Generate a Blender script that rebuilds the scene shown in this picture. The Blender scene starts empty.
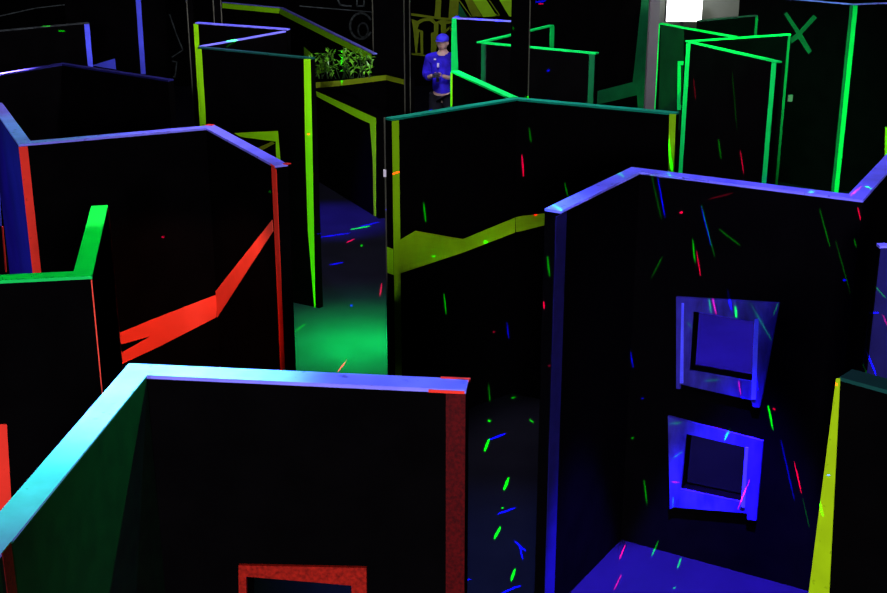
import bpy, bmesh, math, random
from mathutils import Vector, Matrix
from mathutils.geometry import tessellate_polygon
random.seed(7)
sc = bpy.context.scene
COL = sc.collection
F = 1276.0; PITCH = math.radians(19.0); H = 4.16; HT = 2.425
FWD = Vector((0, math.cos(PITCH), -math.sin(PITCH))); UP = Vector((0, math.sin(PITCH), math.cos(PITCH)))
CAMP = Vector((0, 0, H))

# ------------------------------------------------------------- measuring the place
def ray(px, py):
    return (Vector((1, 0, 0)) * ((px - 443.5) / F) + FWD + UP * ((296.5 - py) / F))
def at_z(px, py, z=HT):
    d = ray(px, py); t = (z - H) / d.z
    p = CAMP + d * t
    return Vector((p.x, p.y, z))
def at_y(px, py, y):
    d = ray(px, py); p = CAMP + d * (y / d.y)
    return p
class Face:
    """vertical face through two ground points; s along it, z up, n towards the viewer side"""
    def __init__(self, a, b):
        self.a = Vector((a[0], a[1], 0)); self.b = Vector((b[0], b[1], 0))
        self.u = (self.b - self.a).normalized(); self.L = (self.b - self.a).length
        n = Vector((self.u.y, -self.u.x, 0))
        if n.dot(Vector((0, 0, 0)) - self.a) < 0: n = -n
        self.n = n
    def hit(self, px, py):
        d = ray(px, py); t = (self.a - CAMP).dot(self.n) / d.dot(self.n)
        p = CAMP + d * t
        return ((p - self.a).dot(self.u), p.z)
    def pt(self, s, z, o=0.0):
        return self.a + self.u * s + Vector((0, 0, z)) + self.n * o

# ------------------------------------------------------------- materials
def mat(name, col, rough=0.7, spec=0.2, var=0.0, scale=8.0, bump=0.0, stretch=None, scuff=0.0):
    m = bpy.data.materials.new(name); m.use_nodes = True
    nt = m.node_tree; b = nt.nodes['Principled BSDF']
    b.inputs['Base Color'].default_value = (*col, 1); b.inputs['Roughness'].default_value = rough
    b.inputs['Specular IOR Level'].default_value = spec
    tc = nt.nodes.new('ShaderNodeTexCoord'); mp = nt.nodes.new('ShaderNodeMapping')
    if stretch: mp.inputs['Scale'].default_value = stretch
    nt.links.new(tc.outputs['Object'], mp.inputs['Vector'])
    if var > 0 or bump > 0:
        nz = nt.nodes.new('ShaderNodeTexNoise'); nz.inputs['Scale'].default_value = scale; nz.inputs['Detail'].default_value = 6
        nt.links.new(mp.outputs['Vector'], nz.inputs['Vector'])
        cr = nt.nodes.new('ShaderNodeValToRGB')
        cr.color_ramp.elements[0].position = 0.3; cr.color_ramp.elements[1].position = 0.65
        cr.color_ramp.elements[0].color = (*[c * (1 - var) for c in col], 1); cr.color_ramp.elements[1].color = (*col, 1)
        nt.links.new(nz.outputs['Fac'], cr.inputs['Fac'])
        out = cr.outputs['Color']
        if scuff > 0:
            n2 = nt.nodes.new('ShaderNodeTexNoise'); n2.inputs['Scale'].default_value = scale * 3.1; n2.inputs['Detail'].default_value = 3
            nt.links.new(mp.outputs['Vector'], n2.inputs['Vector'])
            r2 = nt.nodes.new('ShaderNodeValToRGB'); r2.color_ramp.elements[0].position = 0.66; r2.color_ramp.elements[1].position = 0.72
            nt.links.new(n2.outputs['Fac'], r2.inputs['Fac'])
            mx = nt.nodes.new('ShaderNodeMix'); mx.data_type = 'RGBA'
            nt.links.new(r2.outputs['Color'], mx.inputs['Factor']); nt.links.new(out, mx.inputs[6])
            mx.inputs[7].default_value = (*[c * (1 - scuff) for c in col], 1); out = mx.outputs[2]
        nt.links.new(out, b.inputs['Base Color'])
        if bump > 0:
            bp = nt.nodes.new('ShaderNodeBump'); bp.inputs['Strength'].default_value = bump
            nt.links.new(nz.outputs['Fac'], bp.inputs['Height']); nt.links.new(bp.outputs['Normal'], b.inputs['Normal'])
    return m
M = {
 'black': mat('matt black painted plywood', (.0016, .0015, .0015), .9, .0, .3, 5),
 'trim': mat('pale blue fluorescent paint', (.26, .26, 1.0), .6, .1, .22, 7, .1, (1, 1, 1), .5),
 'red': mat('fluorescent red paint', (1.0, .045, .02), .6, .1, .12, 9, .1, None, .25),
 'coral': mat('fluorescent coral red paint', (1.0, .09, .045), .6, .1, .1, 5),
 'darkred': mat('thin crimson red paint', (.09, .001, .001), .6, .1, .65, 90, .2),
 'lime': mat('fluorescent lime paint', (.27, .66, .003), .6, .1, .10, 6, .05, None, .15),
 'olive': mat('dull olive lime paint', (.17, .26, .004), .7, .1, .25, 6),
 'yellow': mat('fluorescent yellow paint', (.42, .75, .004), .6, .1, .12, 9, .05, None, .5),
 'crimson': mat('worn crimson red paint', (.36, .012, .004), .6, .1, .6, 70, .2),
 'violet': mat('violet paint darkened as unlit', (.012, .012, .09), .6, .1, .3, 6),  # top edge paint darkened: a mostly unlit edge put into the colour
 'green_lit': mat('green light tinted over black', (.001, .030, .008), .7, .1, .4, 4),  # green light on a black face, put into the colour
 'light_tint': mat('thin green overspray on black', (.001, .010, .0025), .7, .1, .6, 12, .2),  # green lamp glow on black board, carried as colour
 'brightlime': mat('bright fluorescent lime paint', (.34, 1.0, .003), .6, .1, .08, 6, .05, None, .1),
 'sea': mat('pale paint tinted by green light', (.003, .26, .14), .6, .1, .2, 6),  # teal from green light on pale top edges, put into the paint
 'darksea': mat('pale paint tinted by dim green light', (.006, .07, .05), .6, .1, .2, 6),  # dimmer green light on pale top edges, put into the paint
 'green': mat('fluorescent green paint', (.003, .75, .10), .6, .1, .12, 6),
 'dimgreen': mat('thin green paint', (.003, .13, .035), .7, .1, .25, 6),
 'blue': mat('fluorescent blue paint', (.10, .13, 1.0), .6, .1, .12, 8),
 'indigo': mat('violet blue washed board', (.034, .03, .29), .7, .1, .65, 14, .15, (1, 1, .3)),
 'navy': mat('deep indigo painted strip', (.010, .009, .085), .7, .1, .3, 10),
 'grey': mat('grey painted metal', (.09, .09, .08), .6, .2, .2, 5),
 'edge': mat('bare metal edge bead', (.09, .10, .06), .4, .5, .5, 30, 0, (1, 1, .2)),
 'chalk': mat('chalky grey green line', (.10, .13, .11), .8, .05, .6, 12),
 'faint': mat('faded grey chalk paint', (.035, .045, .04), .8, .05, .6, 12),
 'leaf': mat('glossy green plastic leaf', (.16, .60, .02), .35, .5, .6, 8),
 'stem': mat('dark green plastic stem', (.02, .06, .01), .6, .2),
 'skin': mat('skin', (.55, .36, .25), .6, .3), 'shirt': mat('royal blue shirt cloth', (.05, .03, .85), .8, .1, .85, 5),
 'trouser': mat('dark trousers cloth', (.015, .016, .02), .9, .1), 'capc': mat('blue cap cloth', (.07, .06, .85), .8, .1),
 'hair': mat('dark brown hair', (.02, .012, .008), .7, .2), 'eye': mat('eye', (.02, .02, .02), .3, .5),
 'white': mat('white plastic', (.8, .8, .8), .5, .3), 'plastic': mat('dark plastic', (.03, .03, .035), .4, .4),
}
def floor_mat():
    m = mat('worn dark carpet floor', (.0065, .007, .011), .9, .02, .25, 3.0)
    return m
M['floor'] = floor_mat()
em = bpy.data.materials.new('lit lamp glass'); em.use_nodes = True
b = em.node_tree.nodes['Principled BSDF']; b.inputs['Base Color'].default_value = (1, 1, 1, 1)
b.inputs['Emission Color'].default_value = (1, .97, .96, 1); b.inputs['Emission Strength'].default_value = 6
M['lamp'] = em

# ------------------------------------------------------------- builders
def link(name, bm, m, parent=None, smooth=False):
    me = bpy.data.meshes.new(name); bmesh.ops.recalc_face_normals(bm, faces=bm.faces); bm.to_mesh(me); bm.free()
    o = bpy.data.objects.new(name, me); COL.objects.link(o); me.materials.append(M[m] if isinstance(m, str) else m)
    if smooth:
        for p in me.polygons: p.use_smooth = True
    if parent:
        o.parent = parent; o.matrix_parent_inverse = Matrix.Translation(parent.location).inverted()
    return o
def thing(name, label, cat, loc, group=None):
    o = bpy.data.objects.new(name, None); COL.objects.link(o); o.location = loc; o.empty_display_size = .2
    o['label'] = label; o['category'] = cat
    if group: o['group'] = group
    return o
def tag(o, label, cat, group=None):
    o['label'] = label; o['category'] = cat
    if group: o['group'] = group
def struct(o): o['kind'] = 'structure'; return o
def prism(bm, loops, fn, o0, o1):
    """loops: outer loop then holes in 2-D; fn(s,z,off)->3-D"""
    tris = tessellate_polygon([[Vector((p[0], p[1], 0)) for p in l] for l in loops])
    flat = [p for l in loops for p in l]
    A = [bm.verts.new(fn(p[0], p[1], o0)) for p in flat]; B = [bm.verts.new(fn(p[0], p[1], o1)) for p in flat]
    for t in tris:
        try: bm.faces.new([A[i] for i in t]); bm.faces.new([B[i] for i in reversed(t)])
        except ValueError: pass
    k = 0
    for l in loops:
        n = len(l)
        for i in range(n):
            a, b_ = k + i, k + (i + 1) % n
            bm.faces.new((A[a], A[b_], B[b_], B[a]))
        k += n
def solid(bm, ring, z0, z1):
    prism(bm, [[(p[0], p[1]) for p in ring]], lambda x, y, z: Vector((x, y, z)), z0, z1)
def box(bm, c, d, rz=0):
    r = bmesh.ops.create_cube(bm, size=1)
    bmesh.ops.transform(bm, matrix=Matrix.Translation(c) @ Matrix.Rotation(rz, 4, 'Z') @ Matrix.Diagonal((*d, 1)), verts=r['verts'])
def cyl(bm, a, b_, r0, r1=None, seg=12):
    a = Vector(a); b_ = Vector(b_); d = b_ - a
    r = bmesh.ops.create_cone(bm, segments=seg, radius1=r0, radius2=r0 if r1 is None else r1, depth=d.length, cap_ends=True)
    bmesh.ops.transform(bm, matrix=Matrix.Translation((a + b_) / 2) @ Vector((0, 0, 1)).rotation_difference(d.normalized()).to_matrix().to_4x4(), verts=r['verts'])
def ball(bm, c, d, seg=16):
    r = bmesh.ops.create_uvsphere(bm, u_segments=seg, v_segments=seg // 2 + 2, radius=1)
    bmesh.ops.transform(bm, matrix=Matrix.Translation(c) @ Matrix.Diagonal((*d, 1)), verts=r['verts'])

class Partition:
    """a run of upright plywood boards given by its viewer-side top corners"""
    def __init__(self, label, px, z=HT, t=.085, trim='trim', holes=None, mitre=True, cat='maze divider', name='maze_divider', group=None, cap_h=.014):
        pts = [at_z(x, y, z) for x, y in px]
        self.z = z; c = sum(pts, Vector()) / len(pts)
        self.root = thing(name, label, cat, (pts[0].x, pts[0].y, 0), group); self.root['kind'] = 'thing'
        self.f = [Face(pts[i], pts[i + 1]) for i in range(len(pts) - 1)]
        n = len(pts); outer = [Vector((p.x, p.y)) for p in pts]
        def back(i):
            k0 = self.f[max(i - 1, 0)].n; k1 = self.f[min(i, n - 2)].n
            m = (k0 + k1); 
            if m.length < .3: m = k1
            m = m.normalized(); w = t / max(m.dot(k1), .45)
            return outer[i] - Vector((m.x, m.y)) * w
        for i, f in enumerate(self.f):
            if mitre: q = [back(i), back(i + 1)]
            else:
                nn = Vector((f.n.x, f.n.y)) * t; q = [outer[i] - nn, outer[i + 1] - nn]
            ring = [outer[i], outer[i + 1], q[1], q[0]]
            bm = bmesh.new()
            hl = (holes or {}).get(i)
            if hl:
                loops = [[(0, 0), (f.L, 0), (f.L, z - cap_h), (0, z - cap_h)]] + [[f.hit(*p) for p in h] for h in hl]
                prism(bm, loops, lambda s, zz, o, f=f: f.pt(s, zz, o), -t, 0)
            else: solid(bm, ring, 0, z - cap_h)
            link('board', bm, 'black', self.root)
            if trim:
                bm = bmesh.new(); solid(bm, ring, z - cap_h, z); link('top_edge', bm, trim, self.root)
        self.t = t
    def poly(self, i, px, m, name='painted_band', th=.004, holes=None):
        f = self.f[i]; loops = [[f.hit(*p) for p in px]] + [[f.hit(*p) for p in h] for h in (holes or [])]
        loops[0] = [(s, min(max(zz, 0.002), self.z - .001)) for s, zz in loops[0]]
        bm = bmesh.new(); prism(bm, loops, lambda s, zz, o: f.pt(s, zz, o), .0005, th)
        return link(name, bm, m, self.root)
    def strip(self, i, x0, x1, y, m, name='edge_strip', z0=0.0, ytop=None, th=.004):
        """true vertical strip: its width is taken at picture height y"""
        f = self.f[i]; s0 = f.hit(x0, y)[0]; s1 = f.hit(x1, y)[0]
        z1 = self.z - .016 if ytop is None else f.hit(x0, ytop)[1]
        bm = bmesh.new(); prism(bm, [[(s0, z0), (s1, z0), (s1, z1), (s0, z1)]], lambda s, zz, o: f.pt(s, zz, o), .0005, th)
        return link(name, bm, m, self.root)
    def end(self, which, m, z0=0, z1=None, name='end_strip', w=None, th=.004):
        """strip on the cut end of the run"""
        f = self.f[0] if which == 0 else self.f[-1]
        s = -.0005 if which == 0 else f.L + .0005; d = -1 if which == 0 else 1
        bm = bmesh.new(); z1 = self.z - .016 if z1 is None else z1; w = w or self.t
        a = f.pt(s, 0, 0); b_ = f.pt(s, 0, -w); e = f.u * d * th
        solid(bm, [a, b_, b_ + e, a + e], z0, z1)
        return link(name, bm, m, self.root)

# ------------------------------------------------------------- the room
bm = bmesh.new(); box(bm, (0, 10, -.05), (24, 34, .1)); struct(link('floor', bm, 'floor'))
bm = bmesh.new(); box(bm, (0, 24.6, 3), (24, .2, 6)); struct(link('wall_back', bm, 'black'))
bm = bmesh.new(); box(bm, (-10, 10, 3), (.2, 27, 6)); struct(link('wall_left', bm, 'black'))
bm = bmesh.new(); box(bm, (10, 10, 3), (.2, 27, 6)); struct(link('wall_right', bm, 'black'))

# ------------------------------------------------------------- near partitions
w = Partition('nearest black partition with bright cyan top edge and red framed window, bottom left',
    [(-60, 640), (0, 555), (147, 375), (466, 390)], t=.10, holes={2: [[(247, 574.6), (352, 583.6), (353, 640), (248, 640)]]})
w.strip(2, 446, 465.5, 400, 'darkred')
w.poly(2, [(239.5, 563.5), (367, 566), (367.5, 652), (240, 652)], 'crimson', 'window_frame', .014, [[(247, 574.6), (352, 583.6), (353, 640), (248, 640)]])
f = w.f[2]
bm = bmesh.new(); solid(bm, [f.pt(f.L - .13, 0, .004), f.pt(f.L - .005, 0, .004), f.pt(f.L - .005, 0, .0005), f.pt(f.L - .13, 0, .0005)], HT - .014, HT - .004); link('corner_strip', bm, 'red', w.root)
bm = bmesh.new(); solid(bm, [f.pt(f.L - .10, 0, -.092), f.pt(f.L + .006, 0, -.092), f.pt(f.L + .006, 0, -.104), f.pt(f.L - .10, 0, -.104)], HT - .01, HT + .003); link('corner_strip', bm, 'red', w.root)
w.poly(1, [(0, 558), (146, 377), (165, 593), (150, 700), (-60, 700), (-50, 620)], 'light_tint', 'paint_and_light_panel', .002)  # tint stands for green light falling on this arm
w.strip(1, 2, 12, 560, 'darkred', ytop=552)

w = Partition('black partition corner with solid green top edge and red strips, left edge',
    [(-40, 282.5), (92, 276), (108, 205)], t=.085, trim='green')
w.poly(0, [(-14, 424), (7, 424), (17, 593), (-6, 593)], 'red', 'edge_strip')
w.strip(0, 90.8, 92, 278, 'coral', 'edge_bead'); w.strip(1, 107.2, 108, 207, 'crimson', 'edge_bead')

w = Partition('black zigzag partition with coral red band rising across it, upper left',
    [(-10, 103.3), (18.5, 144.5), (206, 128), (274.5, 165.5)], t=.085)
w.strip(1, 18.5, 27.5, 146, 'red'); w.strip(2, 272, 276.5, 168, 'red')
w.poly(1, [(100, 341), (150, 320), (216.3, 294.5), (216.5, 317), (160, 346), (100, 374), (100, 360), (118, 354.5), (150.5, 336), (100, 350)], 'coral')
w.poly(2, [(213, 295), (272.5, 220), (273.5, 231), (218, 317), (214, 318)], 'coral')
w.poly(0, [(2, 226), (3.4, 226), (7, 272), (5.6, 272)], 'red', 'edge_bead'); w.poly(0, [(-12, 190), (0, 190), (1.6, 226), (-9, 226)], 'blue', 'paint_and_light_panel')
bm = bmesh.new(); f = w.f[0]                              # blue light on this arm, laid over its board as colour
prism(bm, [[(0, 0), (f.L, 0), (f.L, HT - .02), (0, HT - .02)]], lambda s, z, o: f.pt(s, z, o), .0002, .0006); link('paint_and_light_panel', bm, mat('blue light tinted over black', (.03, .022, .42), .7, .1, .4, 2), w.root)
f = w.f[2]
bm = bmesh.new(); solid(bm, [f.pt(f.L - .06, 0, .004), f.pt(f.L + .004, 0, .004), f.pt(f.L + .004, 0, 0), f.pt(f.L - .06, 0, 0)], HT - .012, HT - .002); link('corner_strip', bm, 'red', w.root)
c = at_z(210, 125.2); bm = bmesh.new(); box(bm, (c.x, c.y, HT + .002), (.05, .035, .006), -.3); link('corner_strip', bm, 'red', w.root)  # small red highlight on the top edge, built as a thin block
c = at_z(287, 164); bm = bmesh.new(); box(bm, (c.x, c.y, HT + .002), (.035, .035, .006), -.6); link('corner_strip', bm, 'red', w.root)

w = Partition('large black partition with violet top edge and two blue framed windows on the right',
    [(561, 211), (640, 172), (863, 200), (905, 153)], t=.095,
    holes={1: [[(694, 310.4), (757.5, 321.3), (754.5, 381), (690, 369.4)], [(687, 432.6), (748, 446.5), (743, 501), (681.6, 488)]]})
w.strip(0, 555.5, 566, 216, 'navy')
w.poly(1, [(677.4, 296), (780, 302), (763, 396), (760.5, 406.5), (754, 406), (752, 399), (681, 383), (681, 388), (677.4, 387.5)], 'indigo', 'window_frame', .02, [[(694, 310.4), (757.5, 321.3), (754.5, 381), (690, 369.4)]])
w.poly(1, [(669, 415), (764, 440), (757, 519.5), (748, 518), (748, 512), (675, 506), (671, 507.7)], 'indigo', 'window_frame', .02, [[(687, 432.6), (748, 446.5), (743, 501), (681.6, 488)]])
# nailed planks on the window frames
w.poly(1, [(683, 302), (685.2, 302), (684.6, 382), (681.2, 382)], 'blue', 'frame_plank', .026)
w.poly(1, [(756, 318), (760, 317), (757, 398), (752.5, 398)], 'blue', 'frame_plank', .026)
w.poly(1, [(746.5, 446), (749.5, 446), (746, 506), (742, 505)], 'blue', 'frame_plank', .026)
FR = w

w = Partition('black partition with a tall yellow wedge down its left edge, bottom right corner',
    [(839.5, 377), (930, 402)], t=.10, trim='darksea')
w.poly(0, [(836.5, 378), (840.5, 378), (829.5, 593), (828, 640), (803, 640), (809, 593)], 'yellow', 'edge_strip')
w = Partition('narrow board lit violet blue with lit top edge at the right edge of the photo',
    [(880, 246), (915, 246)], t=.05)
w.poly(0, [(880.5, 248), (915, 248), (890, 480), (855, 480)], 'navy', 'paint_and_light_panel')  # blue light on this board, put into its colour

# ------------------------------------------------------------- middle partitions
w = Partition('wide black partition with lime zigzag band between the aisle and the steel post',
    [(391.5, 119), (517, 99), (676, 113.5)], t=.075, trim='sea')
w.strip(0, 391.8, 398.6, 121, 'lime')
w.poly(0, [(398, 241), (415.4, 230.8), (463, 239), (515.6, 217.3), (515.8, 232), (464, 252), (398, 274)], 'lime')
w.poly(1, [(515.8, 217.3), (522, 216), (575, 210), (575, 219), (541, 226), (522, 231), (516, 232)], 'lime')
w.poly(1, [(669.5, 114), (676, 114), (674, 180), (672, 260), (666, 260)], 'lime', 'edge_strip')
f = w.f[0]; za = f.hit(393, 249)[1]; zb = f.hit(393, 275)[1]
w.end(0, 'brightlime', zb, za, 'band_end'); 
bm = bmesh.new(); cyl(bm, f.pt(-.004, 0, -.075), f.pt(-.004, HT, -.075), .006, seg=8); link('edge_bead', bm, 'edge', w.root)
bm = bmesh.new(); box(bm, f.pt(-.008, f.hit(386, 176)[1], -.075), (.02, .02, .05)); link('hinge', bm, 'white', w.root)
w = Partition('black partition arm with bright green top edge meeting the steel post',
    [(451, 71), (510, 98)], t=.075, trim='green')
w.strip(0, 450.8, 452.5, 74, 'yellow')

w = Partition('black folded partition with violet top edges and tall lime strips, left of the aisle',
    [(195, 22.5), (287, 29)], t=.06, mitre=False)
w.strip(0, 193.6, 198.2, 24, 'brightlime')
r4 = w
def extra(root_part, px, z=HT, t=.06, trim='trim'):
    """further boards of the same folded run"""
    pts = [at_z(x, y, z) for x, y in px]; f = Face(*pts)
    nn = -f.n * t; ring = [pts[0], pts[1], pts[1] + nn, pts[0] + nn]
    bm = bmesh.new(); solid(bm, ring, 0, z - .014); link('board', bm, 'black', root_part.root)
    bm = bmesh.new(); solid(bm, ring, z - .014, z); link('top_edge', bm, trim, root_part.root)
    root_part.f.append(f); return len(root_part.f) - 1
i1 = extra(w, [(202, 46), (286, 31)], t=.04); i2 = extra(w, [(197.8, 47), (311, 58)], trim='darksea')
w.poly(i2, [(304, 59), (310.6, 59), (312.5, 150), (314, 230), (315.6, 309), (314.4, 309), (308, 230), (305.5, 150)], 'brightlime', 'edge_strip')
w.strip(i2, 197.9, 201.6, 50, 'brightlime')
w.poly(i2, [(234, 133), (278, 131), (280.5, 160), (280.5, 176), (277, 176), (276.5, 160), (276, 141.5), (241, 137)], 'brightlime')
w.poly(i2, [(257, 148), (272, 141.5), (275, 143.5), (262, 150.5)], 'olive')

w = Partition('low black barricade with lime top and corner strips at the end of the aisle',
    [(316, 89), (377, 116)], z=1.26, t=.2, trim='black', name='barricade', cat='barricade')
w.poly(0, [(316, 91), (316, 96), (356, 117), (360, 119), (370, 123.5), (373, 160), (374, 216), (376, 216), (376, 118)], 'brightlime', 'edge_strip')
BAR = w
w = Partition('black wall with lime line bent below its blue top edge, behind the ivy',
    [(222, 2), (280, 7.5), (373, 53.5)], z=1.62, t=.06)
w.poly(0, [(222, 3), (280, 8.5), (279, 13.5), (222, 8)], 'brightlime', 'painted_line'); w.poly(1, [(280, 8.3), (372, 54.5), (370.5, 60), (279, 13.5)], 'brightlime', 'painted_line')
w.poly(1, [(304, 46.5), (313, 55), (304, 57)], 'brightlime', 'painted_patch'); w.poly(1, [(315.5, 70), (321, 62), (325, 68), (321, 73), (315.5, 77)], 'brightlime', 'painted_patch')
w = Partition('dark low wall with olive line under the hanging ivy',
    [(300, 80), (340, 79), (386, 74), (410, 80)], z=1.38, t=.07, trim='black')
w.poly(0, [(314, 82.5), (340, 80.5), (340, 86), (314, 88)], 'olive', 'painted_line'); w.poly(1, [(340, 80.5), (386, 75), (386, 80), (340, 86)], 'olive', 'painted_line')
w.poly(2, [(386, 75), (406, 80), (406, 85), (386, 80)], 'olive', 'painted_line')

# ------------------------------------------------------------- far left
w = Partition('low black partition with faint bent top edge at the upper left', [(-40, 81), (62, 64), (168, 80)], t=.06, trim='violet')
w = Partition('black partition ending in a bright blue strip, upper left of the photo', [(-30, 33), (89, 22.3)], t=.05, trim='faint')
w.strip(0, 84, 89.2, 24, 'blue')
w = Partition('tall black back partition with narrow blue strip and blue wedge, upper left', [(60, -45), (162, -42)], z=3.0, t=.06)
w.poly(0, [(135.8, -2), (140.6, -2), (145.8, 74), (141, 74)], 'blue', 'edge_strip'); w.poly(0, [(91, 65.5), (115, 58.5), (116.3, 69.5)], 'blue', 'painted_wedge')

# painted outlines on the back wall
back = Face((-9, 24.49), (9, 24.49))
def stroke(bm, face, pts, wpx, closed=False):
    n = len(pts)
    for i in range(n if closed else n - 1):
        a, b_ = pts[i], pts[(i + 1) % n]; d = Vector((b_[0] - a[0], b_[1] - a[1])); d.normalize(); q = Vector((-d.y, d.x)) * wpx / 2
        e = d * wpx * .4
        loop = [(a[0] - e.x + q.x, a[1] - e.y + q.y), (b_[0] + e.x + q.x, b_[1] + e.y + q.y), (b_[0] + e.x - q.x, b_[1] + e.y - q.y), (a[0] - e.x - q.x, a[1] - e.y - q.y)]
        prism(bm, [[face.hit(*p) for p in loop]], lambda s, z, o: face.pt(s, z, o), .0, .006)
def mural(name, label, cat):
    return thing(name, label, cat, (back.pt(9, 1).x, 23.48, 1.0))
def fill(bm, face, loops, o=.006):
    prism(bm, [[face.hit(*p) for p in l] for l in loops], lambda s, z, oo: face.pt(s, z, oo), 0, o)
wd = thing('wall_drawing', 'faint grey helmet-like outline drawn on dark back wall, upper left', 'wall drawing', (-6, 24.48, .5))
for nm, pts, wpx, cl in (('outline', [(146, 10), (158, 11), (170, 15), (176, 33), (183, 50), (172, 57), (155, 53), (148, 49), (147, 36)], 1.3, False), ('outline', [(153, 18), (160, 13), (170, 15)], .9, False), ('outline', [(145, 27), (161, 29)], 1.2, False),
        ('outline', [(160, 59), (177, 62), (175, 77), (158, 74)], 1.2, True), ('outline', [(167, 88), (174, 92), (171, 110)], 1.0, False)):
    bm = bmesh.new(); stroke(bm, back, pts, wpx, cl); link(nm, bm, 'chalk', wd)
wd = thing('wall_drawing', 'faint bent grey lines on dark back wall at top left corner', 'wall drawing', (-8, 24.48, 1.4))
for pts in ([(0, 16), (36, 8), (62, 5), (100, 1)], [(93, 4), (94, 20)], [(112, 4), (104, 16)]):
    bm = bmesh.new(); stroke(bm, back, pts, 1.0); link('outline', bm, 'chalk', wd)

# big outlined lettering on the back wall
let = thing('wall_lettering', 'huge olive outlined lettering painted on the back wall behind the person', 'wall lettering', (0, 24.45, 1.2))
def piece(name, m, fn):
    bm = bmesh.new(); fn(bm); link(name, bm, m, let)
piece('letter', 'olive', lambda bm: (fill(bm, back, [[(411, 13), (434.5, 16.5), (436, -4), (441.5, -4), (440.5, 17.3), (448.5, 18), (450, -4), (459, -4), (458, 16.5), (455, 21.5), (411, 15.5)]])))
piece('letter', 'olive', lambda bm: (fill(bm, back, [[(463.5, -4), (470, -4), (482, 16.5), (472.5, 16.5), (469, 10)]]),
    ))
piece('letter', 'lime', lambda bm: (fill(bm, back, [[(470, -4), (484, -4), (495, 13.5), (499, 16), (483, 17)]]),))
piece('letter', 'lime', lambda bm: (fill(bm, back, [[(497, -4), (512, -4), (512, 17), (509, 16)]]),))
piece('letter_line', 'olive', lambda bm: stroke(bm, back, [(487, -3), (499.5, 15), (495, 16)], 1.0))
piece('letter_line', 'olive', lambda bm: stroke(bm, back, [(459, 0), (471, 16.5)], 1.0))
piece('letter', 'dimgreen', lambda bm: (fill(bm, back, [[(459, 3), (467.5, 17), (458, 17)]]),))
# second row: the black letter T outlined, then its neighbour
piece('letter', 'olive', lambda bm: (fill(bm, back, [[(411.5, 19), (417.5, 21), (421, 19), (428, 17.8), (433, 18.6), (436, 22), (440.5, 20), (452, 20), (452, 23), (446, 24), (446, 33), (441, 33), (441, 25), (438.5, 23), (438, 40), (435, 55.5), (431, 55.5), (431, 33), (434, 32), (434, 24), (430, 21), (424, 21), (419, 24), (417.5, 29), (423, 31), (423.3, 55), (411.5, 54), (411.5, 53), (415.5, 53.2), (413, 27)],
    [(419, 32), (420.2, 32), (420.8, 53), (417, 53)]]),))
piece('letter_line', 'olive', lambda bm: stroke(bm, back, [(412, 54), (434, 56.5)], 1.4))
piece('letter_line', 'olive', lambda bm: stroke(bm, back, [(446, 31), (450, 27), (452, 31)], 1.8))
# faint letters further left
def arc(cx, cy, rx, ry, a0, a1, n=14):
    return [(cx + rx * math.cos(math.radians(a0 + (a1 - a0) * i / n)), cy - ry * math.sin(math.radians(a0 + (a1 - a0) * i / n))) for i in range(n + 1)]
piece('letter', 'chalk', lambda bm: (stroke(bm, back, arc(361, 26, 11, 13, 30, 330), 2.0), stroke(bm, back, arc(363, 30, 5, 7, 0, 360), 1.6)))
piece('letter', 'chalk', lambda bm: (stroke(bm, back, [(337, -3), (340, 5), (351, 6)], 1.6), stroke(bm, back, [(357, -3), (357, 6), (364, 6), (364, -3)], 1.6), stroke(bm, back, [(300, 6), (372, 12)], .9)))

# ------------------------------------------------------------- middle / right back
w = Partition('black partition with violet glints along its top and broad green strip, right beside the person', [(452, 17.5), (520, 21.5)], t=.06, trim='trim')
w.poly(0, [(451.8, 18.5), (456.3, 18.5), (458.5, 75), (451.2, 75)], 'green', 'edge_strip')
w = Partition('black partition corner with thin green edges seen behind the steel post',
    [(482.5, 42.5), (596, 53)], t=.06, trim='green', mitre=False)
w.strip(0, 481.5, 486, 44, 'dimgreen'); w.strip(0, 589.5, 595, 54, 'dimgreen')
j = extra(w, [(482, 42), (554, 25)], trim='green')
w.strip(j, 550, 554.2, 26, 'green')
w.strip(0, 485, 486.3, 44, 'faint', 'edge_bead')
w = Partition('tall dark wall with broad green upright and slanting green arm, left of the white lamp', [(532, -60), (652, -62)], z=3.0, t=.08)
w.poly(0, [(643.6, -20), (649, -20), (647, 112), (638, 112), (637, 95), (592, 106), (592, 92.5), (632.6, 82)], 'dimgreen', 'painted_band')

w = Partition('black partition with glowing green face and green framed slot below the white lamp', [(658, 23), (733, 36.5)], t=.06, trim='green')
w.strip(0, 657.8, 660, 26, 'green')
w.poly(0, [(661, 24.5), (684, 29), (684, 130), (658, 130)], 'green_lit', 'paint_and_light_panel', .002)  # green light on this face, laid on as a thin tint
w.poly(0, [(678.5, 61), (692, 61), (689, 110), (678, 110)], 'green', 'slot_frame', .012, [[(681, 65), (689, 65), (687, 105), (680.8, 105)]])
w = Partition('black V shaped partition with thin green edges in front of the cross, upper right',
    [(688, 41.5), (777, 61.5)], t=.055, trim='green', mitre=False)
w.strip(0, 686.6, 690.6, 44, 'green'); w.strip(0, 772, 776.6, 63, 'green')
j = extra(w, [(688, 41), (791, 34)], trim='green', t=.05)
w.strip(j, 788, 790.5, 36, 'dimgreen')
f = w.f[j]; bm = bmesh.new(); s, z = f.hit(789.5, 98)
box(bm, f.pt(s, z, .01), (.05, .02, .07))
o = link('wall_sensor', bm, 'edge'); tag(o, 'tiny pale sensor box on black partition edge, below the cross', 'sensor')
w = Partition('short black partition with dim top edge just right of the white lamp', [(700, 20.5), (758, 15)], t=.05, trim='faint')
w.strip(0, 755.5, 758, 17, 'dimgreen')
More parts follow.
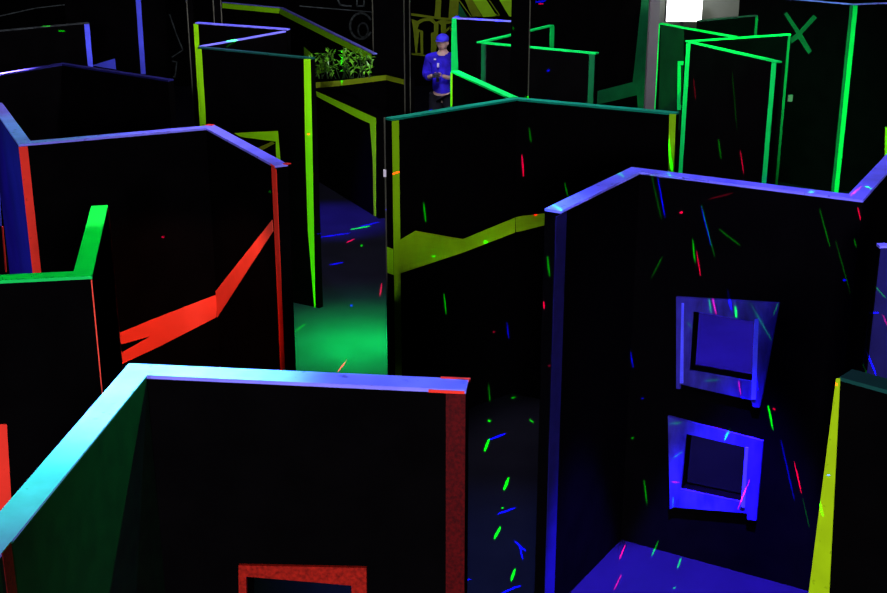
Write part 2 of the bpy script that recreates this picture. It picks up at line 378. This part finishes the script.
w = Partition('tall black corner partition with bright green corner strip and cross mark, far right',
    [(740, -6), (853, 4), (905, 2)], t=.06)
w.strip(1, 852.5, 857.4, 8, 'green'); w.strip(0, 850, 853, 8, 'dimgreen')
w.poly(1, [(885, 127), (893, 127), (892, 160), (884.4, 160)], 'yellow', 'painted_patch')
w.poly(0, [(784.3, 14.2), (787, 12.2), (799.6, 30.5), (813.6, 14.8), (817, 17.8), (802, 34), (812, 51), (808.5, 54), (798.3, 38.5), (791.5, 43.5), (791, 37.5), (796.5, 33.5)], 'dimgreen', 'cross_mark')

# ------------------------------------------------------------- posts
def post(label, x0, x1, d, m='black', beads=(), z1=5.2, name='steel_post', zb=0):
    a = at_y(x0, 60, d); b_ = at_y(x1, 60, d); wd = b_.x - a.x
    r = thing(name, label, 'post', ((a.x + b_.x) / 2, d, 0))
    bm = bmesh.new(); box(bm, ((a.x + b_.x) / 2, d + wd / 2, z1 / 2), (wd, wd, z1)); link('shaft', bm, m, r)
    for e in beads:
        bm = bmesh.new(); cyl(bm, (e * wd / 2 + (a.x + b_.x) / 2, d - .003, 0), (e * wd / 2 + (a.x + b_.x) / 2, d - .003, z1), .0045 * d / 9.6, seg=8); link('edge_bead', bm, 'edge', r)
    return r
post('tall square black steel post in the centre behind the wide lime banded partition', 511.5, 529, 9.9, beads=(1,))
post('thin pale edged steel pole left of the person', 404.5, 410, 9.6, beads=(-1, 1))
post('broad black column between the ivy and the person', 373.5, 404, 18.3, beads=(-1, ))
post('slim dark pole behind the folded lime strip partition, upper left', 190.5, 196, 15.2, beads=(-1, ))
post('dark pole touching the lime lined wall at the top left', 216.5, 224, 15.6, beads=(-1, 1))
post('grey column left of the white lamp', 647.5, 657, 12.6, m='grey')

# ------------------------------------------------------------- white lamp and its grey wall
fl = thing('flood_lamp', 'blazing white square flood lamp at the top of the photo', 'lamp', (at_y(685, 8, 19.5).x, 19.5, 0))
a = at_y(666.5, 21.5, 19.5); c = at_y(703, -6, 19.5)
bm = bmesh.new(); box(bm, ((a.x + c.x) / 2, 19.52, (a.z + c.z) / 2), (c.x - a.x, .03, c.z - a.z)); link('lamp_glass', bm, 'lamp', fl)
bm = bmesh.new(); box(bm, ((a.x + c.x) / 2, 19.6, (a.z + c.z) / 2), (c.x - a.x + .01, .12, c.z - a.z + .01)); link('housing', bm, 'plastic', fl)
bm = bmesh.new(); cyl(bm, ((a.x + c.x) / 2, 19.66, 0), ((a.x + c.x) / 2, 19.66, a.z + .1), .03); link('stand', bm, 'plastic', fl)
a = at_y(655, 20, 20.4); c = at_y(757, 20, 20.4)
bm = bmesh.new(); box(bm, ((a.x + c.x) / 2, 20.45, 1.6), (c.x - a.x, .08, 3.2)); o = link('grey_panel', bm, mat('grey wall paint', (.16, .19, .15), .8, .1, .2, 3)); tag(o, 'pale grey upright wall panel behind the white lamp', 'wall panel')

# ------------------------------------------------------------- ivy
iv = thing('artificial_ivy', 'tangled green artificial ivy draped on dark low wall in upper left centre', 'plant', (-1.6, 17, 1.3))
bs = bmesh.new(); bl = bmesh.new()
for k in range(30):
    px = random.uniform(313, 371); lo = 79 - (px - 313) * .02
    hi = 60 - 8 * math.sin((px - 313) / 58 * math.pi * .9) + random.uniform(-4, 6)
    d = 16.9 - (px - 313) / 58 * 1.2
    p0 = at_y(px, lo, d); p1 = at_y(px + random.uniform(-7, 7), hi, d + random.uniform(-.25, .25))
    mid = (p0 + p1) / 2 + Vector((random.uniform(-.08, .08), random.uniform(-.1, .1), .05))
    cyl(bs, p0, mid, .006, .005, 5); cyl(bs, mid, p1, .005, .003, 5)
    for q in range(6):
        t = random.uniform(.2, 1); c = p0.lerp(mid, t * 2) if t < .5 else mid.lerp(p1, t * 2 - 1)
        R = Matrix.Rotation(random.uniform(0, 6.28), 3, 'Z') @ Matrix.Rotation(random.uniform(-1.2, 1.2), 3, 'X')
        s = random.uniform(.02, .058)
        out = [(0, 0, 0), (.3, .25, .05), (.3, .75, .1), (.8, 1.1, .1), (.3, 1.4, .2), (0, 2.5, .05), (-.3, 1.4, .2), (-.8, 1.1, .1), (-.3, .75, .1), (-.3, .25, .05)]
        vs = [bl.verts.new(c + R @ (Vector(v) * s)) for v in out]; cv = bl.verts.new(c + R @ (Vector((0, .8, -.1)) * s))
        for i in range(10): bl.faces.new((vs[i], vs[(i + 1) % 10], cv))
link('stem', bs, 'stem', iv); link('foliage', bl, 'leaf', iv)

# ------------------------------------------------------------- the person
def skin(name, chains, m, parent, sub=2, root=0):
    """chains: list of verts (co, radius) and edges"""
    verts, edges = chains
    me = bpy.data.meshes.new(name); me.from_pydata([v[0] for v in verts], edges, [])
    o = bpy.data.objects.new(name, me); COL.objects.link(o)
    md = o.modifiers.new('s', 'SKIN'); 
    lay = me.skin_vertices[0].data if me.skin_vertices else None
    if lay is None:
        bm = bmesh.new(); bm.from_mesh(me); bm.verts.layers.skin.verify(); bm.to_mesh(me); bm.free(); lay = me.skin_vertices[0].data
    for i, v in enumerate(verts):
        r = v[1]; lay[i].radius = r if isinstance(r, tuple) else (r, r); lay[i].use_root = (i == root)
    md2 = o.modifiers.new('u', 'SUBSURF'); md2.levels = sub; md2.render_levels = sub
    dg = bpy.context.evaluated_depsgraph_get(); dg.update(); ev = o.evaluated_get(dg)
    nm = bpy.data.meshes.new_from_object(ev); o.modifiers.clear(); o.data = nm; nm.materials.clear(); nm.materials.append(M[m])
    for p in nm.polygons: p.use_smooth = True
    if parent: o.parent = parent
    return o
per = thing('person', 'person in blue cap and bright blue shirt holding a small device, behind the partitions', 'person', (0, 0, 0))
V = [((0, 0, .86), (.15, .11)), ((0, .01, 1.15), (.14, .10)), ((0, 0, 1.34), (.17, .115)), ((0, 0, 1.46), (.12, .09)), ((0, -.01, 1.54), .055), ((0, -.03, 1.62), .06), ((0, -.035, 1.70), .075),
     ((.19, 0, 1.42), .062), ((.25, .02, 1.17), .046), ((.13, -.24, 1.20), .034), ((.06, -.31, 1.24), .028),
     ((-.19, 0, 1.42), .062), ((-.25, .02, 1.17), .046), ((-.14, -.24, 1.20), .034), ((-.07, -.31, 1.24), .028),
     ((.10, 0, .88), .095), ((.12, -.01, .50), .062), ((.12, .02, .09), .042), ((.13, -.13, .045), .038),
     ((-.10, 0, .88), .095), ((-.12, -.01, .50), .062), ((-.12, .02, .09), .042), ((-.13, -.13, .045), .038)]
E = [(0, 1), (1, 2), (2, 3), (3, 4), (4, 5), (5, 6), (3, 7), (7, 8), (8, 9), (9, 10), (3, 11), (11, 12), (12, 13), (13, 14), (0, 15), (15, 16), (16, 17), (17, 18), (0, 19), (19, 20), (20, 21), (21, 22)]
body = skin('body', (V, E), 'skin', None)
bmb = bmesh.new(); bmb.from_mesh(body.data)
ball(bmb, (0, -.035, 1.665), (.078, .095, .115), 20)
ball(bmb, (0, -.135, 1.655), (.012, .02, .022), 10)
for sx in (-1, 1): ball(bmb, (sx * .078, -.03, 1.655), (.012, .02, .03), 10)
for sx in (-1, 1):
    for k in range(4):
        x = sx * (.055 - .017 * k); L = (.02, .026, .028, .024)[k]
        cyl(bmb, (x, -.335, 1.255 - .006 * k), (x * .7, -.36 - L * .3, 1.235), .0085, .008, 8); cyl(bmb, (x * .7, -.36 - L * .3, 1.235), (x * .4, -.34, 1.215), .008, .0065, 8)
    cyl(bmb, (sx * .05, -.31, 1.26), (sx * .02, -.335, 1.285), .010, .008, 8)
bmb.to_mesh(body.data); bmb.free()
for p in body.data.polygons: p.use_smooth = True
def sel(idx, grow):
    mp = {v: i for i, v in enumerate(idx)}
    vv = [(V[i][0], tuple(r + grow for r in V[i][1]) if isinstance(V[i][1], tuple) else V[i][1] + grow) for i in idx]
    return vv, [(mp[a], mp[b_]) for a, b_ in E if a in mp and b_ in mp]
sh = skin('shirt', sel([0, 1, 2, 3, 4, 7, 8, 9, 11, 12, 13], .032), 'shirt', None)
V[0] = ((0, 0, 1.07), (.155, .115))
tr = skin('trousers', sel([0, 15, 16, 17, 19, 20, 21], .03), 'trouser', None)
bm = bmesh.new()
bm.free(); shoes = []
for sx in (-1, 1):
    bm = bmesh.new(); ball(bm, (sx * .13, -.09, .045), (.055, .14, .05)); shoes.append(link('shoe', bm, 'plastic', None, True))
bm = bmesh.new(); ball(bm, (0, -.025, 1.715), (.092, .108, .075), 20)
cap = link('cap', bm, 'capc', None, True)
bm = bmesh.new(); ball(bm, (0, -.14, 1.70), (.075, .085, .010), 16); visor = link('visor', bm, 'capc', None, True); visor.parent = cap
bm = bmesh.new(); ball(bm, (0, .01, 1.65), (.085, .085, .085), 16); hair = link('hair', bm, 'hair', None, True)
eyes = []
for sx in (-1, 1):
    bm = bmesh.new(); ball(bm, (sx * .03, -.122, 1.672), (.011, .008, .006), 10); eyes.append(link('eye', bm, 'eye', None, True))
bm = bmesh.new(); ball(bm, (0, -.125, 1.60), (.024, .008, .006), 10); mouth = link('mouth', bm, mat('lips', (.3, .1, .08), .5, .3), None, True)
bm = bmesh.new(); box(bm, (-.03, -.165, 1.36), (.03, .012, .06)); badge = link('badge', bm, 'white')
bm = bmesh.new(); box(bm, (-.08, -.15, 1.44), (.03, .012, .02)); emb = link('collar_badge', bm, 'white')
for o in [body, sh, tr, cap, hair, mouth, badge, emb] + eyes + shoes: o.parent = per
pp = at_y(443, 60, 18.4); per.location = (pp.x, 18.4, 0); per.rotation_euler = (0, 0, math.radians(-14))
bm = bmesh.new(); box(bm, (0, -.37, 1.25), (.09, .16, .05)); box(bm, (0, -.31, 1.19), (.035, .04, .09)); cyl(bm, (0, -.45, 1.255), (0, -.50, 1.255), .02)
gun = link('tag_gun', bm, 'plastic'); gun.location = per.location; gun.rotation_euler = per.rotation_euler
tag(gun, 'small dark handheld device held in the hands of the person', 'toy gun')

# ------------------------------------------------------------- camera
cam = bpy.data.cameras.new('camera'); co = bpy.data.objects.new('camera', cam); COL.objects.link(co)
cam.lens = 36 * F / 887; cam.sensor_width = 36; co.location = CAMP; co.rotation_euler = (math.pi / 2 - PITCH, 0, 0); cam.clip_end = 200
sc.camera = co

# ------------------------------------------------------------- lights
def aim(o, tgt):
    o.rotation_euler = (Vector(tgt) - o.location).to_track_quat('-Z', 'Y').to_euler()
def area(loc, tgt, size, e, col):
    l = bpy.data.lights.new('fill_light', 'AREA'); l.size = size; l.energy = e; l.color = col
    o = bpy.data.objects.new('fill_light', l); COL.objects.link(o); o.location = loc; aim(o, tgt); return o
def spot(loc, tgt, ang, e, col, blend=.6, r=.05):
    l = bpy.data.lights.new('stage_or_fill_spot', 'SPOT'); l.spot_size = math.radians(ang); l.spot_blend = blend; l.energy = e; l.color = col; l.shadow_soft_size = r
    o = bpy.data.objects.new('stage_or_fill_spot', l); COL.objects.link(o); o.location = loc; aim(o, tgt); return o
GREEN = (.0, 1, .22); BLUE = (.06, .02, 1); SKYB = (.2, .35, 1); WH = (.85, .75, 1)
area((0, -7, 4.9), (0, 12, 1.2), 1.5, 1600, WH)  # unseen fill from behind the camera, standing in for blacklight
area((0, 9.8, 6.4), (0, 18, 1.0), 1.0, 520, WH)  # second unseen fill, added to lift the far half
# blue wash on the niche floor of the large window partition
spot((1.45, 5.6, 6.0), (1.45, 6.3, 0), 18.5, 46000, BLUE, .2, .05)
spot((-2.2, 7.6, 5.2), (-1.9, 5.8, 2.4), 40, 300, GREEN, .8)  # unseen green fill added to brighten the left divider's top edge
spot((2.0, 4.8, 4.6), (1.7, 7.0, 1.1), 40, 380, (.2, .15, 1), .8, .05)
spot((2.2, 8.9, 5.0), (1.9, 8.3, 0), 26, 4000, BLUE, .8)
spot((2.6, 9.0, 5.0), (2.45, 10.8, 0), 34, 32000, BLUE, .7)
# green pool in the aisle
for ang, e in ((10, 34000), (17, 34000), (27, 24000), (38, 5000)):
    spot((-.78, 10.9, 5.6), (-.74, 10.75, 0), ang, e, (0, 1, .10 if ang < 30 else .35), 1.0, .12)
spot((-1.9, 14.4, 4.8), (-1.4, 14.9, 0), 24, 8000, BLUE, .9)
spot((.2, 6.2, 5.2), (.20, 6.8, 0), 30, 1600, (.1, .2, 1), .9)
# cyan on the near partition's top edge, thrown from beyond it
spot((-.3, 7.2, 5.6), (-1.45, 3.8, 2.0), 24, 7000, GREEN, .9)
spot((-1.6, 5.4, 5.6), (-1.2, 4.3, 2.44), 26, 3600, (.3, .35, 1), .9)
spot((0, 5.4, 5.6), (-.3, 4.1, 2.44), 34, 600, SKYB, .9)
spot((-1.3, 9.6, 5.2), (-1.45, 8.2, 2.44), 36, 450, (.3, .3, 1), .9)
spot((1.6, 8.5, 5.6), (1.9, 6.9, 2.44), 66, 380, (.3, .3, 1), .8)
spot((-4.0, 9.6, 5.2), (-2.9, 8.3, 2.44), 30, 240, GREEN, .8)
spot((-4.6, 12.6, 5.0), (-4.0, 10.9, 2.44), 20, 40000, (.3, .2, 1), .9)
spot((-5.5, 7.0, 5.0), (-3.2, 8.4, 1.2), 36, 220, BLUE, .8)
spot((-2.4, 16, 5.0), (-2.4, 13.8, 2.4), 40, 500, (.2, .2, 1), .8)
spot((2.4, 9.5, 5.0), (3.6, 14.5, 1.6), 34, 2200, GREEN, .9)
spot((3.6, 10.0, 5.2), (4.4, 15.5, 1.2), 34, 2400, (0, 1, .4), .9)  # unseen green fill added to brighten the far right strips
spot((.2, 9.5, 5.4), (.5, 14.0, 1.8), 50, 110, GREEN, .8)
spot((-.2, 14.5, 4.8), (0, 18.4, 1.3), 16, 260, (.5, .45, 1), .8)  # unseen fill added to brighten the person
# red wash on the coral band
spot((-1.9, 4.4, 5.0), (-1.75, 8.0, 1.1), 20, 1500, (1, .30, .22), .35)
# spill of the white flood lamp
spot((3.72, 19.2, 2.5), (4.2, 20.4, 2.2), 150, 60, (1, .95, .9), .5, .15)

# ------------------------------------------------------------- the laser projector: a star pattern of little dashes
bpy.context.view_layer.update(); DG = bpy.context.evaluated_depsgraph_get()
LP = Vector((.10, .06, 4.38))
def beam(px, py, plane=None):
    d = ray(px, py).normalized()
    if plane is None:
        ok, loc, nrm, _, _, _ = sc.ray_cast(DG, CAMP, d)
        return (loc, nrm) if ok else None
    loc, nrm = plane; k = d.dot(nrm)
    if abs(k) < 1e-4: return loc
    return CAMP + d * ((loc - CAMP).dot(nrm) / k)
MARKS = {
'g': [(564.6,183,568,197,1,.5),(547.3,256.6,549.8,276.5,1.3,1.2),(651.4,174.5,661.5,219.5,.7,.35),(701.8,205,714.8,257.5,.8,.4),(692.3,239.4,695.2,263,1.5,1.5),
 (718.8,228.8,740.7,246,1,.45),(662,257.5,651.4,277.7,1,.3),(819.6,209,830,247,.9,.5),(835.6,240.6,850.3,293,.8,.2),(854,239.4,856.7,247.8,1.2,.5),
 (708.7,297.5,711.2,312.3,1.5,.02),(735.3,306.8,736.2,316.5,2.4,.06),(748,299.6,772.4,341.8,.9,.012),(778.7,301.7,773.6,314.4,.9,.012),(703.7,381,719.7,379.7,1.6,.012),(686.8,322,692.3,328,1.2,.012),
 (553.2,204.8,561.6,210.3,1.2,0.060),(616.4,172.3,623.6,176.5,1.2,0.060),(668.3,173,670.4,176,2,0.100),(809,192,813.3,191.5,2,0.080),(865,186,871.4,188.8,1.2,0.060),
 (632,438,633,438,2.4,1.6),(644,480,647,505,1.3,.9),(768,405.3,773,430,1.9,2.2),(802.5,497.5,812,538.5,.8,.2),(669.3,423.8,681.6,422.5,1.5,.02),(724.7,440,729.6,429,2.2,.05),
 (672.6,458.6,682.5,451.6,1.2,.012),(673.4,497.5,672.6,507.8,1.3,.012),(651.7,556,658.3,541.4,1.6,.12),(677.5,568.4,681,558,1.6,.12),(673.5,588,674.5,588,2,.15),
 (423.7,203.4,425.8,221.7,1.5,1.2),(529.2,128,530.8,142,1.2,.4),(444,293.8,446,313.6,1.5,1.0),(433.5,256,434.6,256,2.6,.02),(485,241.5,486,242,2.2,.3),
 (350.5,229.5,370,226,1.3,.06),(361,245.7,362,245.7,2.2,.12),(293,333,306,323.5,1.2,.03),(488.6,384,489.8,401.5,1.3,.5),(489,420.7,490,420.7,2.2,.2),(484.6,450.7,489,439.6,2.4,.3),
 (504,489.3,508.5,478.3,2.7,.3),(502,508,502.8,508,2.2,.2),(494.2,538.5,500.3,527.5,2.7,.3),(511.4,580.3,515,569.3,2.7,.25),(718.5,139.4,721,157.8,1.2,.5),(732,70,737,130,.7,.15),
 (668.8,145.6,672.4,171.4,1,.012),(58.5,31,64.5,31.2,1.5,1.2),(269.6,191.5,270.4,191.7,2,.8),(874,285,886,298.4,1.1,.03),(862,362.3,867.7,375.4,1.5,.05),(226,40.6,236,40.2,1.6,.6),
 (235,41,226.5,47,1,.4),(667.8,131,671,165,.7,.012),(526,97,527,97,2.2,.6),(513,27.5,513.6,28.5,1.6,.5),(530,420,533,422,1.5,.1),(512,398,515,397,1.5,.1),(40,26,50,25.6,1,.4),(340,50,341,90,.6,.02)],
'r': [(537.6,316,538,322,1.6,1.2),(681,212.4,681.6,212.4,2.8,3),(696.5,251,700.7,276.5,1.3,1.6),(857.5,207,861,221,1.2,1.4),(709,199.3,732.3,193,1,.25),(712.5,298.4,716.3,314.4,1.5,.03),
 (738.6,381,740.7,394.5,1.4,.03),(850.3,195.5,861,187,1.4,0.080),(549,365.6,549.6,365.6,2.6,.5),(773.6,409,774.6,409,2.2,2),(794.3,461.5,801.7,494.3,1.6,2.4),(713.6,427,721,427.5,1.4,.03),
 (737.8,509,750,479,1.3,.04),(671.4,482,679.6,482.4,1.3,.03),(619.3,559,625.5,544.7,1.6,.15),(614,589.8,621.4,574.6,1.2,.1),(836,384,837,384.6,2.4,.1),(521.9,155.3,523.5,176,1.6,2),
 (535,214.3,536,214.3,2.6,.1),(392.3,174,399.6,171.5,1.3,.05),(347,242.6,354,239,1.4,.12),(379.8,296.4,381.9,283.3,1.3,.1),(337.5,372,347,360,1.1,.06),(740.3,151,743.6,173.3,1.3,1.6),
 (693.5,79,695.7,99.5,1,.3),(883,314.6,887,325.4,1.4,.1),(162.5,237,163.5,237,2,1),(539,4,543,3.5,1.6,1.5),(308,134,309,134,2,.02),(493.5,332,494.2,332,2,.6)],
'b': [(630.5,351.5,633,367,1.3,1.6),(657.7,177.4,665,217.4,1.2,2),(701,206,711,246,.9,1.2),(844,280,845,280,2.4,2),(727.3,291,731.5,308,1.5,.05),(755,375.5,757.6,389.4,2,.05),
 (742,398.5,743,398.5,2,1),(642.3,398.4,643.2,398.4,2.2,1.6),(780.8,440,794.3,499.6,1.4,1.2),(817,498.6,818,498.6,2,1),(689,501,690,508,1.2,.03),(506.8,322.5,508.8,338,1.4,1.3),
 (329.6,265,342.7,262.4,1.3,.1),(315,238,350,233,1.2,.1),(360,226.5,380,222,1.2,.1),(489.7,439.6,504.7,434,1.5,.3),(497.9,514,515,507.8,1.5,.3),(515,541.4,525.3,550.8,1.5,.3),
 (502,593,520,585.7,1.6,.4),(464,579,471,579.6,1.3,.2),(869.6,313,878.3,312.6,1.6,.2),(866,350,876.3,375.4,1.4,.2),(548,70,549,70.4,2.2,1.6),(455,16.8,459,17,2,.3),(474,18.4,480,18.8,2,.3),(496,20,502,20.6,2.2,.3),
 (547.6,71,548,71,2,1),(520,546,523,560,1.2,.3),(536,2,545,1,2,1.5),(430,110.3,431.5,110,2.2,.1),(548,99.6,549.5,99.8,2.2,.1),(351,305.5,352,305.5,2,.1)]}
GAIN = {'g': 420.0, 'r': 520.0, 'b': 560.0}
def laser(name, marks):
    """marks: (u0,v0,u1,v1,halfwidth,strength,colour) in the projector's own directions"""
    l = bpy.data.lights.new(name, 'SPOT'); l.spot_size = math.radians(70); l.spot_blend = 0; l.energy = 40000; l.shadow_soft_size = 0; l.color = (1, 1, 1)
    o = bpy.data.objects.new(name, l); COL.objects.link(o); o.location = LP
    uc = sum(m[0] for m in marks) / len(marks); vc = sum(m[1] for m in marks) / len(marks)
    d = Vector((uc, 1, vc)).normalized(); o.rotation_euler = d.to_track_quat('-Z', 'Y').to_euler()
    sp = max(d.angle(Vector((m[0], 1, m[1])).normalized()) for m in marks) * 2 + .05
    l.spot_size = sp
    l.use_nodes = True; nt = l.node_tree; em = nt.nodes['Emission']
    g = nt.nodes.new('ShaderNodeNewGeometry'); sx = nt.nodes.new('ShaderNodeSeparateXYZ'); nt.links.new(g.outputs['Incoming'], sx.inputs[0])
    def dv(k):
        n = nt.nodes.new('ShaderNodeMath'); n.operation = 'DIVIDE'; nt.links.new(sx.outputs[k], n.inputs[0]); nt.links.new(sx.outputs[1], n.inputs[1]); return n.outputs[0]
    cb = nt.nodes.new('ShaderNodeCombineXYZ'); nt.links.new(dv(0), cb.inputs[0]); nt.links.new(dv(2), cb.inputs[1])
    acc = {'r': None, 'g': None, 'b': None}
    for (u0, v0, u1, v1, hw, st, c) in marks:
        mp = nt.nodes.new('ShaderNodeMapping'); mp.vector_type = 'TEXTURE'; nt.links.new(cb.outputs[0], mp.inputs['Vector'])
        L = math.hypot(u1 - u0, v1 - v0) / 2 + hw
        mp.inputs['Location'].default_value = ((u0 + u1) / 2, (v0 + v1) / 2, 0); mp.inputs['Rotation'].default_value = (0, 0, math.atan2(v1 - v0, u1 - u0)); mp.inputs['Scale'].default_value = (L, hw, 1)
        ln = nt.nodes.new('ShaderNodeVectorMath'); ln.operation = 'LENGTH'; nt.links.new(mp.outputs[0], ln.inputs[0])
        lt = nt.nodes.new('ShaderNodeMath'); lt.operation = 'LESS_THAN'; nt.links.new(ln.outputs['Value'], lt.inputs[0]); lt.inputs[1].default_value = 1.0
        ma = nt.nodes.new('ShaderNodeMath'); ma.operation = 'MULTIPLY_ADD'; nt.links.new(lt.outputs[0], ma.inputs[0]); ma.inputs[1].default_value = st
        if acc[c] is None: ma.inputs[2].default_value = 0
        else: nt.links.new(acc[c], ma.inputs[2])
        acc[c] = ma.outputs[0]
        if c == 'r':                                     # the red diode has a pinkish edge
            mb = nt.nodes.new('ShaderNodeMath'); mb.operation = 'MULTIPLY_ADD'; nt.links.new(lt.outputs[0], mb.inputs[0]); mb.inputs[1].default_value = st * .06
            if acc['b'] is None: mb.inputs[2].default_value = 0
            else: nt.links.new(acc['b'], mb.inputs[2])
            acc['b'] = mb.outputs[0]
    cc = nt.nodes.new('ShaderNodeCombineColor')
    for k, c in enumerate('rgb'):
        if acc[c] is not None: nt.links.new(acc[c], cc.inputs[k])
    nt.links.new(cc.outputs[0], em.inputs['Color'])
    return o
allm = []
for c, ms in MARKS.items():
    for (x0, y0, x1, y1, wpx, st) in ms:
        h = beam((x0 + x1) / 2, (y0 + y1) / 2)
        if not h: continue
        a = beam(x0, y0, h) - LP; b_ = beam(x1, y1, h) - LP
        dd = (h[0] - LP).length
        if st < .07: st *= 3.5
        allm.append((a.x / a.y, a.z / a.y, b_.x / b_.y, b_.z / b_.y, wpx * .5 / F, (9 if h[0].z < .02 else 1) * st * GAIN[c] * (dd / 9) ** 2 / 130 * 7, c))
allm.sort(key=lambda m: m[0])
NL = 4; q = len(allm) // NL + 1
for k in range(NL): laser('laser_projector', allm[k * q:(k + 1) * q])

w_ = bpy.data.worlds.new('world'); sc.world = w_; w_.use_nodes = True
w_.node_tree.nodes['Background'].inputs[0].default_value = (0, 0, 0, 1); w_.node_tree.nodes['Background'].inputs[1].default_value = 0
sc.view_settings.view_transform = 'Standard'; sc.view_settings.look = 'None'; sc.view_settings.exposure = 0; sc.view_settings.gamma = 1
sc.view_settings.use_curve_mapping = False
sc.cycles.use_denoising = True; sc.cycles.max_bounces = 4; sc.cycles.sample_clamp_indirect = 1.0
